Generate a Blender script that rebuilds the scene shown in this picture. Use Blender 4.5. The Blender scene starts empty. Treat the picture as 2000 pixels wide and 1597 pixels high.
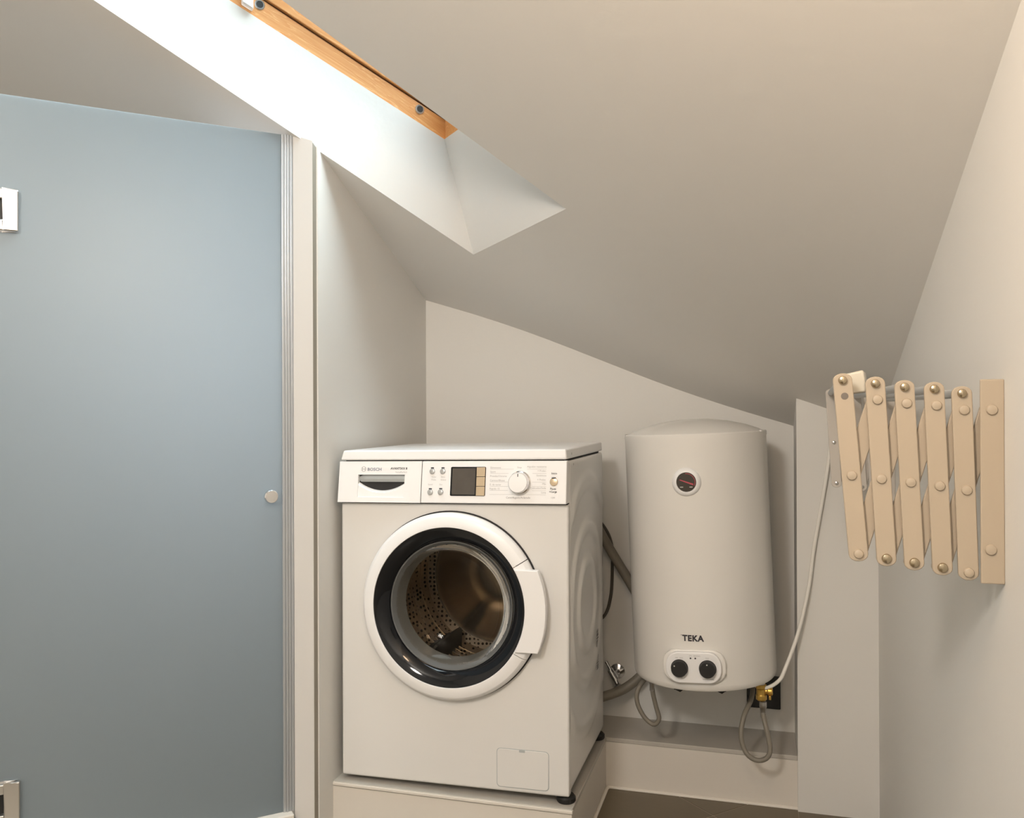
import bpy, bmesh, math, random
from mathutils import Vector, Matrix
random.seed(3)
C = bpy.context.scene.collection
SC = bpy.context.scene
PI = math.pi

# ------------------------------------------------------------------ camera, sky, lamps, exposure
EYE = 1.0934
cam_data = bpy.data.cameras.new('camera')
cam = bpy.data.objects.new('camera', cam_data)
C.objects.link(cam)
cam_data.sensor_fit = 'HORIZONTAL'
cam_data.sensor_width = 36.0
cam_data.lens = 1710.54 / 2000 * 36.0
cam_data.clip_start = 0.02
_r = (0.96229017, 0.27199875, -0.00378162)
_u = (0.00422831, -0.00105617, 0.9999905)
_f = (-0.27199218, 0.96229702, 0.00216644)
M = Matrix(((_r[0], _u[0], -_f[0], 0), (_r[1], _u[1], -_f[1], 0), (_r[2], _u[2], -_f[2], EYE), (0, 0, 0, 1)))
cam.matrix_world = M
SC.camera = cam

SC.view_settings.view_transform = 'Standard'
SC.view_settings.look = 'None'
SC.view_settings.gamma = 1.0
SC.view_settings.use_curve_mapping = False
SC.view_settings.exposure = 0.0

W = bpy.data.worlds.new('overcast_sky')
SC.world = W
W.use_nodes = True
wn = W.node_tree.nodes['Background']
wn.inputs['Color'].default_value = (0.80, 0.93, 1.0, 1)
wn.inputs['Strength'].default_value = 12.0

def area_lamp(name, loc, target, size, energy, color, shape='DISK'):
    d = bpy.data.lights.new(name, 'AREA')
    d.shape = shape; d.size = size; d.energy = energy; d.color = color
    o = bpy.data.objects.new(name, d)
    C.objects.link(o)
    o.location = loc
    o.rotation_euler = (Vector(target) - Vector(loc)).to_track_quat('-Z', 'Y').to_euler()
    return o
def bulb(name, loc, radius, energy, color):
    d = bpy.data.lights.new(name, 'POINT')
    d.shadow_soft_size = radius; d.energy = energy; d.color = color
    o = bpy.data.objects.new(name, d)
    C.objects.link(o); o.location = loc
    return o
# the warm globe lamp of the room, above and behind the photographer
bulb('room_lamp', (-0.70, -0.55, 2.05), 0.18, 104.0, (1.0, 0.925, 0.845))
# a second small warm lamp, added to brighten the right wall
bulb('warm_fill', (-0.15, 0.55, 1.72), 0.10, 13.0, (1.0, 0.70, 0.45))
# added cool fill lamp inside the shower, brightening the frosted glass from behind
area_lamp('shower_fill', (-1.85, 2.45, 1.55), (-1.28, 1.95, 1.12), 0.35, 6.5, (0.90, 0.94, 1.0), 'SQUARE').data.spread = math.radians(105)

# ------------------------------------------------------------------ room numbers (metres)
YB, YA, YF = 2.7074, 2.5223, 2.5084          # back wall, ledge front, pier front
XL, XR, XW = -1.0596, 0.0963, 0.3027         # partition face, niche end, right wall
XA, YP, ZP = -0.4311, 2.0413, 0.1446         # plinth corner, plinth front, plinth top
CA, CB, CC = -0.3579, -0.3968, 2.1546        # sloping ceiling
A43 = math.radians(43.0)
ca, sa = math.cos(A43), math.sin(A43)
def plan(a, b): return (a * ca + b * sa, a * sa - b * ca)
def ceil_z(x, y, sag=True):
    z = CC + CA * x + CB * y
    if sag:
        u = (x - XL) / (XR - XL)
        if 0 < u < 1:
            z += 0.010 * math.sin(2 * PI * u) * math.exp(-((YB - min(y, YB)) / 0.3) ** 2)
    return z

# ------------------------------------------------------------------ materials
def mat(name, color, rough=0.5, metal=0.0, bump=0.0, bscale=60.0, vary=0.0, vscale=4.0, coat=0.0, spec=0.5, stretch=None):
    m = bpy.data.materials.new(name)
    m.use_nodes = True
    nt = m.node_tree
    b = nt.nodes['Principled BSDF']
    b.inputs['Base Color'].default_value = (*color, 1)
    b.inputs['Roughness'].default_value = rough
    b.inputs['Metallic'].default_value = metal
    b.inputs['Specular IOR Level'].default_value = spec
    b.inputs['Coat Weight'].default_value = coat
    if bump or vary:
        tc = nt.nodes.new('ShaderNodeTexCoord')
        mp = nt.nodes.new('ShaderNodeMapping')
        nt.links.new(tc.outputs['Object'], mp.inputs['Vector'])
        if stretch: mp.inputs['Scale'].default_value = stretch
    if vary:
        n = nt.nodes.new('ShaderNodeTexNoise'); n.inputs['Scale'].default_value = vscale
        n.inputs['Detail'].default_value = 6
        nt.links.new(mp.outputs['Vector'], n.inputs['Vector'])
        mx = nt.nodes.new('ShaderNodeMix'); mx.data_type = 'RGBA'
        mx.inputs[6].default_value = (*[c * (1 - vary) for c in color], 1)
        mx.inputs[7].default_value = (*[min(1, c * (1 + vary)) for c in color], 1)
        nt.links.new(n.outputs['Fac'], mx.inputs[0])
        nt.links.new(mx.outputs[2], b.inputs['Base Color'])
    if bump:
        n2 = nt.nodes.new('ShaderNodeTexNoise'); n2.inputs['Scale'].default_value = bscale
        n2.inputs['Detail'].default_value = 4
        nt.links.new(mp.outputs['Vector'], n2.inputs['Vector'])
        bp = nt.nodes.new('ShaderNodeBump'); bp.inputs['Strength'].default_value = bump
        bp.inputs['Distance'].default_value = 0.002
        nt.links.new(n2.outputs['Fac'], bp.inputs['Height'])
        nt.links.new(bp.outputs['Normal'], b.inputs['Normal'])
    return m

PLASTER = mat('white_plaster', (0.725, 0.715, 0.685), 0.75, bump=0.25, bscale=45, vary=0.012, vscale=3)
CEILP = mat('ceiling_plaster', (0.735, 0.72, 0.69), 0.7, bump=0.3, bscale=35, vary=0.012, vscale=2)
REVEAL = mat('reveal_plaster', (0.68, 0.68, 0.665), 0.7, bump=0.35, bscale=40)  # wall plaster darkened in colour to hold back the skylight's glare
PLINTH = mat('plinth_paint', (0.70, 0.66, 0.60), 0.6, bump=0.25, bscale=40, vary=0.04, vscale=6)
PLINTHTOP = mat('plinth_top_shaded', (0.49, 0.465, 0.42), 0.45, bump=0.3, bscale=30, vary=0.10, vscale=9)  # plinth paint darkened: the shade under the heater is in the colour
CAULK = mat('caulk', (0.78, 0.74, 0.67), 0.5, bump=0.4, bscale=90)
TILE = mat('brown_tile', (0.135, 0.105, 0.065), 0.32, bump=0.2, bscale=30, vary=0.16, vscale=5)
GROUT = mat('grout', (0.42, 0.37, 0.30), 0.8, bump=0.5, bscale=80)
BOARDW = mat('end_board_paint', (0.62, 0.605, 0.585), 0.5, bump=0.1)
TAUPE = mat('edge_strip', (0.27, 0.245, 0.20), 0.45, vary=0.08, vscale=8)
WHITE = mat('white_enamel', (0.735, 0.73, 0.715), 0.28, coat=0.2, vary=0.006, vscale=5)
WHITEP = mat('white_plastic', (0.86, 0.86, 0.865), 0.32, bump=0.02, bscale=200)
HEATW = mat('heater_enamel', (0.80, 0.785, 0.75), 0.27, coat=0.15, vary=0.006, vscale=5)
BLACKG = mat('black_gloss', (0.006, 0.007, 0.009), 0.08, coat=0.0, spec=0.4, vary=0.1)
BLACKM = mat('black_rubber', (0.010, 0.010, 0.010), 0.5, bump=0.1)
BLACKS = mat('black_socket', (0.006, 0.006, 0.008), 0.25, vary=0.1)
BROWNGAP = mat('frame_gap_brown', (0.10, 0.045, 0.018), 0.6, vary=0.1)
DARKGAP = mat('dark_gap', (0.02, 0.02, 0.021), 0.7, vary=0.1)
GREYR = mat('grey_gasket', (0.10, 0.104, 0.104), 0.35, bump=0.06, bscale=80)
CHROME = mat('chrome', (0.80, 0.80, 0.81), 0.12, 1.0, vary=0.02)
SATIN = mat('satin_chrome', (0.62, 0.61, 0.60), 0.28, 1.0, vary=0.03, vscale=9)
SILVERP = mat('silver_plastic', (0.48, 0.49, 0.49), 0.25, 0.5, vary=0.03)
GRIP = mat('grey_grip', (0.42, 0.45, 0.46), 0.3, vary=0.04)
BRASS = mat('brass', (0.62, 0.40, 0.10), 0.33, 0.85, bump=0.2, bscale=90, vary=0.08)
BEIGE = mat('beige_lacquer', (0.42, 0.352, 0.268), 0.38, vary=0.02, vscale=8)
GREYBAR = mat('grey_lacquer', (0.55, 0.51, 0.46), 0.4, vary=0.02, vscale=8)
BRONZE = mat('screw_metal', (0.45, 0.38, 0.27), 0.22, 1.0, vary=0.05)
RODM = mat('grey_rod', (0.50, 0.52, 0.53), 0.35, 0.2, vary=0.03)
CREAM = mat('cream_plastic', (0.60, 0.56, 0.47), 0.3, vary=0.03, vscale=20)
HOSEG = mat('grey_hose', (0.21, 0.19, 0.155), 0.5, bump=0.25, bscale=120)
CORD = mat('dark_cord', (0.075, 0.068, 0.055), 0.5, vary=0.1)
WCORD = mat('white_cord', (0.80, 0.78, 0.73), 0.35, vary=0.02)
DISPLAY = mat('display_glass', (0.075, 0.065, 0.055), 0.12, coat=0.4, vary=0.15, vscale=30)
AMBER = mat('touch_key', (0.60, 0.48, 0.33), 0.22, 0.45, vary=0.06, vscale=30)
INKG = mat('grey_print', (0.42, 0.42, 0.42), 0.6, vary=0.05)
INKD = mat('dark_print', (0.03, 0.027, 0.035), 0.5, vary=0.05)
INKB = mat('brand_print', (0.23, 0.25, 0.31), 0.5, vary=0.05)
RED = mat('red_needle', (0.50, 0.06, 0.09), 0.4, vary=0.05)
PALE = mat('pale_print', (0.75, 0.75, 0.70), 0.5, vary=0.05)
ALU = mat('profile_alu', (0.44, 0.46, 0.48), 0.3, 0.35, vary=0.02, vscale=6)
SEALM = mat('clear_seal', (0.60, 0.62, 0.64), 0.25, 0.0, vary=0.03)

def wood():
    m = bpy.data.materials.new('pine_wood'); m.use_nodes = True
    nt = m.node_tree; b = nt.nodes['Principled BSDF']
    tc = nt.nodes.new('ShaderNodeTexCoord'); mp = nt.nodes.new('ShaderNodeMapping')
    mp.inputs['Scale'].default_value = (1.1, 9, 14)
    vr = nt.nodes.new('ShaderNodeVectorRotate'); vr.rotation_type = 'Y_AXIS'; vr.inputs['Angle'].default_value = -math.atan(0.461)
    nt.links.new(tc.outputs['Object'], vr.inputs['Vector']); nt.links.new(vr.outputs['Vector'], mp.inputs['Vector'])
    n = nt.nodes.new('ShaderNodeTexNoise'); n.inputs['Scale'].default_value = 2.2; n.inputs['Detail'].default_value = 5
    n.inputs['Distortion'].default_value = 1.2
    nt.links.new(mp.outputs['Vector'], n.inputs['Vector'])
    w = nt.nodes.new('ShaderNodeMath'); w.operation = 'MULTIPLY'; w.inputs[1].default_value = 9.0
    nt.links.new(n.outputs['Fac'], w.inputs[0])
    fr = nt.nodes.new('ShaderNodeMath'); fr.operation = 'FRACT'
    nt.links.new(w.outputs[0], fr.inputs[0])
    r = nt.nodes.new('ShaderNodeValToRGB')
    r.color_ramp.elements[0].color = (0.66, 0.33, 0.12, 1); r.color_ramp.elements[1].color = (0.78, 0.45, 0.20, 1)
    e = r.color_ramp.elements.new(0.85); e.color = (0.60, 0.26, 0.08, 1)
    nt.links.new(fr.outputs[0], r.inputs['Fac'])
    nt.links.new(r.outputs['Color'], b.inputs['Base Color'])
    b.inputs['Roughness'].default_value = 0.35
    return m
WOOD = wood()

def thin_glass(name, tint, frac, rough=0.0):
    m = bpy.data.materials.new(name); m.use_nodes = True
    nt = m.node_tree; nt.nodes.remove(nt.nodes['Principled BSDF'])
    out = nt.nodes['Material Output']
    t = nt.nodes.new('ShaderNodeBsdfTransparent'); t.inputs['Color'].default_value = (*tint, 1)
    g = nt.nodes.new('ShaderNodeBsdfGlossy'); g.inputs['Roughness'].default_value = rough
    f = nt.nodes.new('ShaderNodeFresnel'); f.inputs['IOR'].default_value = frac
    mx = nt.nodes.new('ShaderNodeMixShader')
    nt.links.new(f.outputs[0], mx.inputs[0]); nt.links.new(t.outputs[0], mx.inputs[1]); nt.links.new(g.outputs[0], mx.inputs[2])
    nt.links.new(mx.outputs[0], out.inputs['Surface'])
    return m
PANE = thin_glass('window_glass', (0.97, 0.985, 0.98), 1.45)
BOWL = thin_glass('door_glass', (0.88, 0.85, 0.80), 1.2)

def frosted():
    m = bpy.data.materials.new('frosted_glass'); m.use_nodes = True
    nt = m.node_tree; nt.nodes.remove(nt.nodes['Principled BSDF'])
    out = nt.nodes['Material Output']
    tc = nt.nodes.new('ShaderNodeTexCoord')
    n = nt.nodes.new('ShaderNodeTexNoise'); n.inputs['Scale'].default_value = 3; n.inputs['Detail'].default_value = 8
    nt.links.new(tc.outputs['Object'], n.inputs['Vector'])
    mc = nt.nodes.new('ShaderNodeMix'); mc.data_type = 'RGBA'
    mc.inputs[6].default_value = (0.21, 0.245, 0.265, 1); mc.inputs[7].default_value = (0.23, 0.265, 0.285, 1)
    nt.links.new(n.outputs['Fac'], mc.inputs[0])
    d = nt.nodes.new('ShaderNodeBsdfDiffuse'); nt.links.new(mc.outputs[2], d.inputs['Color'])
    t = nt.nodes.new('ShaderNodeBsdfTranslucent'); t.inputs['Color'].default_value = (0.67, 0.72, 0.745, 1)
    g = nt.nodes.new('ShaderNodeBsdfGlossy'); g.inputs['Roughness'].default_value = 0.38
    g.inputs['Color'].default_value = (0.8, 0.9, 0.97, 1)
    m1 = nt.nodes.new('ShaderNodeMixShader'); m1.inputs[0].default_value = 0.50
    nt.links.new(d.outputs[0], m1.inputs[1]); nt.links.new(t.outputs[0], m1.inputs[2])
    m2 = nt.nodes.new('ShaderNodeMixShader'); m2.inputs[0].default_value = 0.06
    nt.links.new(m1.outputs[0], m2.inputs[1]); nt.links.new(g.outputs[0], m2.inputs[2])
    nt.links.new(m2.outputs[0], out.inputs['Surface'])
    return m
FROST = frosted()

def drum_steel():
    m = bpy.data.materials.new('perforated_steel'); m.use_nodes = True
    nt = m.node_tree; b = nt.nodes['Principled BSDF']
    tc = nt.nodes.new('ShaderNodeTexCoord')
    v = nt.nodes.new('ShaderNodeTexVoronoi'); v.inputs['Scale'].default_value = 80; v.inputs['Randomness'].default_value = 0.25
    nt.links.new(tc.outputs['Object'], v.inputs['Vector'])
    r = nt.nodes.new('ShaderNodeValToRGB')
    r.color_ramp.elements[0].position = 0.30; r.color_ramp.elements[0].color = (0.05, 0.04, 0.03, 1)
    r.color_ramp.elements[1].position = 0.36; r.color_ramp.elements[1].color = (0.52, 0.45, 0.36, 1)
    nt.links.new(v.outputs['Distance'], r.inputs['Fac'])
    nt.links.new(r.outputs['Color'], b.inputs['Base Color'])
    b.inputs['Metallic'].default_value = 0.9; b.inputs['Roughness'].default_value = 0.3
    return m
DRUMP = drum_steel()
STEEL = mat('drum_steel', (0.50, 0.42, 0.32), 0.22, 0.95, bump=0.06, bscale=25, vary=0.03)

# ------------------------------------------------------------------ mesh helpers
class MB:
    def __init__(self, T=None): self.v = []; self.f = []; self.T = T or (lambda p: p)
    def add(self, vs, fs):
        k = len(self.v)
        self.v += [tuple(self.T(p)) for p in vs]; self.f += [tuple(i + k for i in q) for q in fs]
        return self
    def box(self, x0, x1, y0, y1, z0, z1):
        return self.add([(x0, y0, z0), (x1, y0, z0), (x1, y1, z0), (x0, y1, z0), (x0, y0, z1), (x1, y0, z1), (x1, y1, z1), (x0, y1, z1)],
                        [(0, 3, 2, 1), (4, 5, 6, 7), (0, 1, 5, 4), (1, 2, 6, 5), (2, 3, 7, 6), (3, 0, 4, 7)])
    def prism(self, poly, z0, z1):           # poly CCW in xy; z0 / z1 numbers or functions of x, y
        n = len(poly); g = lambda z, p: z(*p) if callable(z) else z
        vs = [(x, y, g(z0, (x, y))) for x, y in poly] + [(x, y, g(z1, (x, y))) for x, y in poly]
        return self.add(vs, [tuple(range(n - 1, -1, -1)), tuple(range(n, 2 * n))] + [(i, (i + 1) % n, n + (i + 1) % n, n + i) for i in range(n)])
    def lathe(self, prof, n=48, a0=0.0, a1=2 * PI, cap=False):   # profile (r, h) about local z
        full = abs(a1 - a0 - 2 * PI) < 1e-6
        m = n if full else n + 1; k = len(prof)
        vs = []
        for i in range(m):
            t = a0 + (a1 - a0) * i / n
            for r, h in prof: vs.append((r * math.cos(t), r * math.sin(t), h))
        fs = []
        for i in range(n):
            j = (i + 1) % m
            for q in range(k - 1): fs.append((i * k + q, j * k + q, j * k + q + 1, i * k + q + 1))
        if not full and cap: fs += [tuple(range(k - 1, -1, -1)), tuple((m - 1) * k + q for q in range(k))]
        return self.add(vs, fs)
    def tube(self, pts, r, n=12):
        P = [Vector(p) for p in pts]; rings = []; up = Vector((0.13, 0.31, 0.94))
        for i, p in enumerate(P):
            d = (P[min(i + 1, len(P) - 1)] - P[max(i - 1, 0)]).normalized()
            s = d.cross(up)
            if s.length < 1e-4: s = d.cross(Vector((1, 0, 0)))
            s.normalize(); t = d.cross(s); up = -t if i else up
            up = t.cross(d) if False else up
            rr = r[i] if isinstance(r, (list, tuple)) else r
            s2 = d.cross(up).normalized(); t2 = s2.cross(d).normalized(); up = t2
            rings.append([p + s2 * (rr * math.cos(2 * PI * k / n)) + t2 * (rr * math.sin(2 * PI * k / n)) for k in range(n)])
        vs = [tuple(q) for R in rings for q in R]
        fs = [(i * n + k, i * n + (k + 1) % n, (i + 1) * n + (k + 1) % n, (i + 1) * n + k) for i in range(len(P) - 1) for k in range(n)]
        fs += [tuple(range(n - 1, -1, -1)), tuple((len(P) - 1) * n + k for k in range(n))]
        return self.add(vs, fs)
    def grid(self, fn, us, vs_):
        nu, nv = len(us), len(vs_)
        return self.add([fn(u, v) for u in us for v in vs_],
                        [(i * nv + j, (i + 1) * nv + j, (i + 1) * nv + j + 1, i * nv + j + 1) for i in range(nu - 1) for j in range(nv - 1)])
    def build(self, name, m, parent=None, smooth=True, bevel=0.0, segs=2, fix=True):
        me = bpy.data.meshes.new(name)
        me.from_pydata(self.v, [], self.f)
        if fix:
            bm = bmesh.new(); bm.from_mesh(me)
            bmesh.ops.remove_doubles(bm, verts=bm.verts, dist=1e-6)
            bmesh.ops.recalc_face_normals(bm, faces=bm.faces)
            bm.to_mesh(me); bm.free()
        me.materials.append(m)
        if smooth:
            me.polygons.foreach_set('use_smooth', [True] * len(me.polygons))
            me.set_sharp_from_angle(angle=math.radians(38))
        o = bpy.data.objects.new(name, me); C.objects.link(o)
        if parent: o.parent = parent
        if bevel:
            b = o.modifiers.new('bevel', 'BEVEL'); b.width = bevel; b.segments = segs; b.limit_method = 'ANGLE'; b.angle_limit = math.radians(40)
        return o

def spline(pts, n=10):
    P = [Vector(p) for p in pts]; out = []
    for i in range(len(P) - 1):
        p0, p1, p2, p3 = P[max(i - 1, 0)], P[i], P[i + 1], P[min(i + 2, len(P) - 1)]
        for k in range(n):
            t = k / n
            out.append(0.5 * ((2 * p1) + (p2 - p0) * t + (2 * p0 - 5 * p1 + 4 * p2 - p3) * t * t + (3 * p1 - p0 - 3 * p2 + p3) * t ** 3))
    out.append(P[-1])
    return [tuple(p) for p in out]

def rrect(x0, x1, y0, y1, r, n=5):
    out = []
    for cx, cy, a in ((x1 - r, y1 - r, 0), (x0 + r, y1 - r, 90), (x0 + r, y0 + r, 180), (x1 - r, y0 + r, 270)):
        for k in range(n + 1):
            t = math.radians(a + 90 * k / n); out.append((cx + r * math.cos(t), cy + r * math.sin(t)))
    return out

def tag(o, label=None, cat=None, group=None, kind=None):
    if label: o['label'] = label
    if cat: o['category'] = cat
    if group: o['group'] = group
    if kind: o['kind'] = kind
    return o
def empty(name, loc, rot=(0, 0, 0)):
    o = bpy.data.objects.new(name, None); C.objects.link(o)
    o.location = loc; o.rotation_euler = rot; o.empty_display_size = 0.1
    return o
def lin(a, b, n): return [a + (b - a) * i / (n - 1) for i in range(n)]

def text_mesh(s, size, xs=1.0, offset=0.0, align='LEFT', space=1.0):
    cu = bpy.data.curves.new('txt', 'FONT'); cu.body = s; cu.size = size; cu.align_x = align; cu.offset = offset
    cu.resolution_u = 2; cu.space_character = space
    o = bpy.data.objects.new('txt', cu); C.objects.link(o)
    bpy.context.view_layer.update()
    me = bpy.data.meshes.new_from_object(o.evaluated_get(bpy.context.evaluated_depsgraph_get()))
    vs = [(v.co.x * xs, v.co.y) for v in me.vertices]; fs = [tuple(p.vertices) for p in me.polygons]
    bpy.data.objects.remove(o); bpy.data.meshes.remove(me); bpy.data.curves.remove(cu)
    return vs, fs

# ------------------------------------------------------------------ floor and its tiles
def clip(poly, a, b, c):     # keep a*x + b*y <= c
    out = []
    for i in range(len(poly)):
        p, q = poly[i], poly[(i + 1) % len(poly)]
        dp, dq = a * p[0] + b * p[1] - c, a * q[0] + b * q[1] - c
        if dp <= 0: out.append(p)
        if dp * dq < 0:
            t = dp / (dp - dq); out.append((p[0] + t * (q[0] - p[0]), p[1] + t * (q[1] - p[1])))
    return out
floor = MB().box(-3.3, 0.5, -2.7, 2.85, -0.08, -0.0012).build('floor', GROUT, smooth=False)
tag(floor, kind='structure')
TS, TG = 0.33, 0.0035
ta = math.radians(46.4); tx, ty = (math.cos(ta), math.sin(ta)), (-math.sin(ta), math.cos(ta))
def add_tiles(x0, x1, y0, y1):
    for i in range(-14, 15):
        for j in range(-14, 15):
            u0, u1, v0, v1 = i * TS + TG / 2, (i + 1) * TS - TG / 2, j * TS + TG / 2, (j + 1) * TS - TG / 2
            poly = [(-0.125 + u * tx[0] + v * ty[0], 2.423 + u * tx[1] + v * ty[1]) for u, v in ((u0, v0), (u1, v0), (u1, v1), (u0, v1))]
            for h in ((1, 0, x1), (-1, 0, -x0), (0, 1, y1), (0, -1, -y0)):
                poly = clip(poly, *h)
                if len(poly) < 3: break
            if len(poly) < 3: continue
            ar = abs(sum(poly[k][0] * poly[(k + 1) % len(poly)][1] - poly[(k + 1) % len(poly)][0] * poly[k][1] for k in range(len(poly)))) / 2
            if ar < 2e-4: continue
            MB().prism(poly, -0.006, 0.0).build('tile', TILE, floor, smooth=False)
add_tiles(XA, XR, YP, YA - 0.002)
add_tiles(XL, XW, -0.9, YP - 0.002)
add_tiles(XR + 0.001, XW, YP, YF - 0.001)

# ------------------------------------------------------------------ ceiling with the skylight opening
BL, BR, AE, A0 = -2.175, -1.681, 1.002, -0.30
def steps(lo, hi, fine0, fine1, keys):
    s = set(keys)
    x = lo
    while x < hi: s.add(round(x, 4)); x += 0.055 if fine0 <= x <= fine1 else 0.25
    s.add(hi)
    out = sorted(s); res = [out[0]]
    for q in out[1:]:
        if q - res[-1] < 0.012:
            if q in keys: res[-1] = q
        else: res.append(q)
    return res
As = steps(-4.2, 2.35, 0.9, 2.3, (A0, AE)); Bs = steps(-4.45, 2.3, -2.9, -1.5, (BL, BR))
cb_ = MB(); vid = {}
def cv(i, j):
    if (i, j) not in vid:
        x, y = plan(As[i], Bs[j]); vid[i, j] = len(cb_.v); cb_.v.append((x, y, ceil_z(x, y)))
    return vid[i, j]
for i in range(len(As) - 1):
    for j in range(len(Bs) - 1):
        am, bmid = (As[i] + As[i + 1]) / 2, (Bs[j] + Bs[j + 1]) / 2
        if A0 < am < AE and BL < bmid < BR: continue
        cb_.f.append((cv(i, j), cv(i + 1, j), cv(i + 1, j + 1), cv(i, j + 1)))
ceiling = cb_.build('ceiling', CEILP)
tag(ceiling, kind='structure')

# ------------------------------------------------------------------ walls
TOP = lambda x, y: ceil_z(x, y, False) + 0.014
def wall(name, x0, x1, y0, y1, m=PLASTER, top=TOP, nx=1, z0=-0.003):
    poly = [(x, y0) for x in lin(x0, x1, nx + 1)] + [(x, y1) for x in lin(x1, x0, nx + 1)]
    o = MB().prism(poly, z0, top).build(name, m, smooth=False)
    return tag(o, kind='structure')
wall('wall_back', -3.2, XR, YB, YB + 0.10, nx=24)
wall('wall_right', XW, XW + 0.10, -2.6, YF + 0.05)
wall('wall_pier', XR, XW, YF, YB + 0.10)
wall('wall_partition', XL - 0.07, XL, 1.9717, YB)
wall('wall_shower', -3.3, -3.2, -2.6, YB + 0.10)
wall('wall_front', -3.2, XW, -2.7, -2.6)
tr = MB().prism([(-1.1175, 1.9528), (-1.0637, 1.9528), (-1.0637, 1.9715), (-1.1175, 1.9715)], 0.0, lambda x, y: ceil_z(x, y, False) + 0.004).build('trim_1', BOARDW, smooth=False)
tag(tr, kind='structure')
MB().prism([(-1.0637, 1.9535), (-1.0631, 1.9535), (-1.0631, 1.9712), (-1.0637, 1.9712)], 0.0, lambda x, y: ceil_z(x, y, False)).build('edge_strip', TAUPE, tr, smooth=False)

# plinth under the machine and the ledge under the heater
Lp = [(XL, YP), (XA, YP), (XA, YA), (XR, YA), (XR, YB), (XL, YB)]
def shrink(d): return [(XL, YP + d), (XA - d, YP + d), (XA - d, YA + d), (XR, YA + d), (XR, YB), (XL, YB)]
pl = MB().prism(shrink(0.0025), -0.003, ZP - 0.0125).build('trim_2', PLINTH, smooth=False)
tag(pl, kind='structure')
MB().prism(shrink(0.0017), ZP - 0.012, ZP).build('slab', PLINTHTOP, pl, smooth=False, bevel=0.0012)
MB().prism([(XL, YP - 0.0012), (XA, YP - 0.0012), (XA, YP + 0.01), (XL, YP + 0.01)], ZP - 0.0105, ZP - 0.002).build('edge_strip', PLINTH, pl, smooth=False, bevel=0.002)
cb2 = MB()
cb2.tube([(XA + 0.002, YP - 0.002, 0.002), (XA + 0.002, YA - 0.012, 0.002), (XA + 0.006, YA - 0.003, 0.002), (XA + 0.016, YA - 0.002, 0.002), (XR, YA - 0.002, 0.002)], 0.005, 8)
cb2.build('caulk_bead', CAULK, pl)
cb3 = MB().tube([(XR - 0.0015, YF + 0.003, 0.0), (XR - 0.0015, YF + 0.003, 0.2)], 0.0025, 8)

# ------------------------------------------------------------------ skylight: reveal, pine frame, pane
def zfr(a): return 1.8244 + 0.461 * (0.9174 - a)
KX = 0.9174
RX, RY = plan(0.5, (BL + BR) / 2); RZ = ceil_z(RX, RY)
win = empty('window_1', (RX, RY, RZ), (0, 0, A43))
tag(win, kind='structure')
def ab(a, b, z):                     # plan (a, b) + world z -> window-local
    return (a - 0.5, -(b - (BL + BR) / 2), z - RZ)
def cza(a, b): return ceil_z(*plan(a, b), False)
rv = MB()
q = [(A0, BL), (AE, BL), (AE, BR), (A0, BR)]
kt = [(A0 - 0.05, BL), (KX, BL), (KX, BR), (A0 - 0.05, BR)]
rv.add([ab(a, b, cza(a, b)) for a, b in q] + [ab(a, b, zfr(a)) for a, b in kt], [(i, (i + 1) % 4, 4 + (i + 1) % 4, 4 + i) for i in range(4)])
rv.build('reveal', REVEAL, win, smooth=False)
def wbox(a0, a1, b0, b1, d0, d1):    # box following the frame slope, heights d above the frame's lower face
    m = MB()
    vs = [ab(a, b, zfr(a) + d) for d in (d0, d1) for a, b in ((a0, b0), (a1, b0), (a1, b1), (a0, b1))]
    return m.add(vs, [(0, 3, 2, 1), (4, 5, 6, 7), (0, 1, 5, 4), (1, 2, 6, 5), (2, 3, 7, 6), (3, 0, 4, 7)])
fe = KX - 0.002
jl = wbox(A0 - 0.1, fe + 0.06, BL - 0.06, BL - 0.003, -0.004, 0.055).build('frame_jamb', WOOD, win, smooth=False, bevel=0.002)
jr = wbox(A0 - 0.1, fe + 0.06, BR + 0.003, BR + 0.06, -0.004, 0.055).build('frame_jamb', WOOD, win, smooth=False, bevel=0.002)
wbox(fe + 0.005, fe + 0.06, BL - 0.003, BR + 0.003, -0.004, 0.055).build('frame_rail', WOOD, win, smooth=False, bevel=0.002)
wbox(A0 - 0.1, A0 - 0.06, BL - 0.003, BR + 0.003, -0.004, 0.055).build('frame_rail', WOOD, win, smooth=False, bevel=0.002)
wbox(A0 - 0.1, fe + 0.06, BL - 0.06, BL - 0.008, 0.055, 0.0605).build('frame_gap', BROWNGAP, win, smooth=False)
wbox(A0 - 0.1, fe + 0.06, BR + 0.008, BR + 0.06, 0.055, 0.0605).build('frame_gap', BROWNGAP, win, smooth=False)
wbox(fe + 0.008, fe + 0.06, BL - 0.008, BR + 0.008, 0.055, 0.0605).build('frame_gap', BROWNGAP, win, smooth=False)
wbox(A0 - 0.1, A0 - 0.05, BL - 0.008, BR + 0.008, 0.055, 0.0605).build('frame_gap', BROWNGAP, win, smooth=False)
sash = wbox(A0 - 0.1, fe + 0.06, BL - 0.06, BL + 0.002, 0.060, 0.135).build('sash', WOOD, win, smooth=False, bevel=0.002)
wbox(A0 - 0.1, fe + 0.06, BR - 0.002, BR + 0.06, 0.060, 0.135).build('sash', WOOD, win, smooth=False, bevel=0.002)
wbox(fe, fe + 0.06, BL + 0.002, BR - 0.002, 0.060, 0.135).build('sash', WOOD, win, smooth=False, bevel=0.002)
wbox(A0 - 0.1, A0 - 0.04, BL + 0.002, BR - 0.002, 0.060, 0.135).build('sash', WOOD, win, smooth=False, bevel=0.002)
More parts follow.
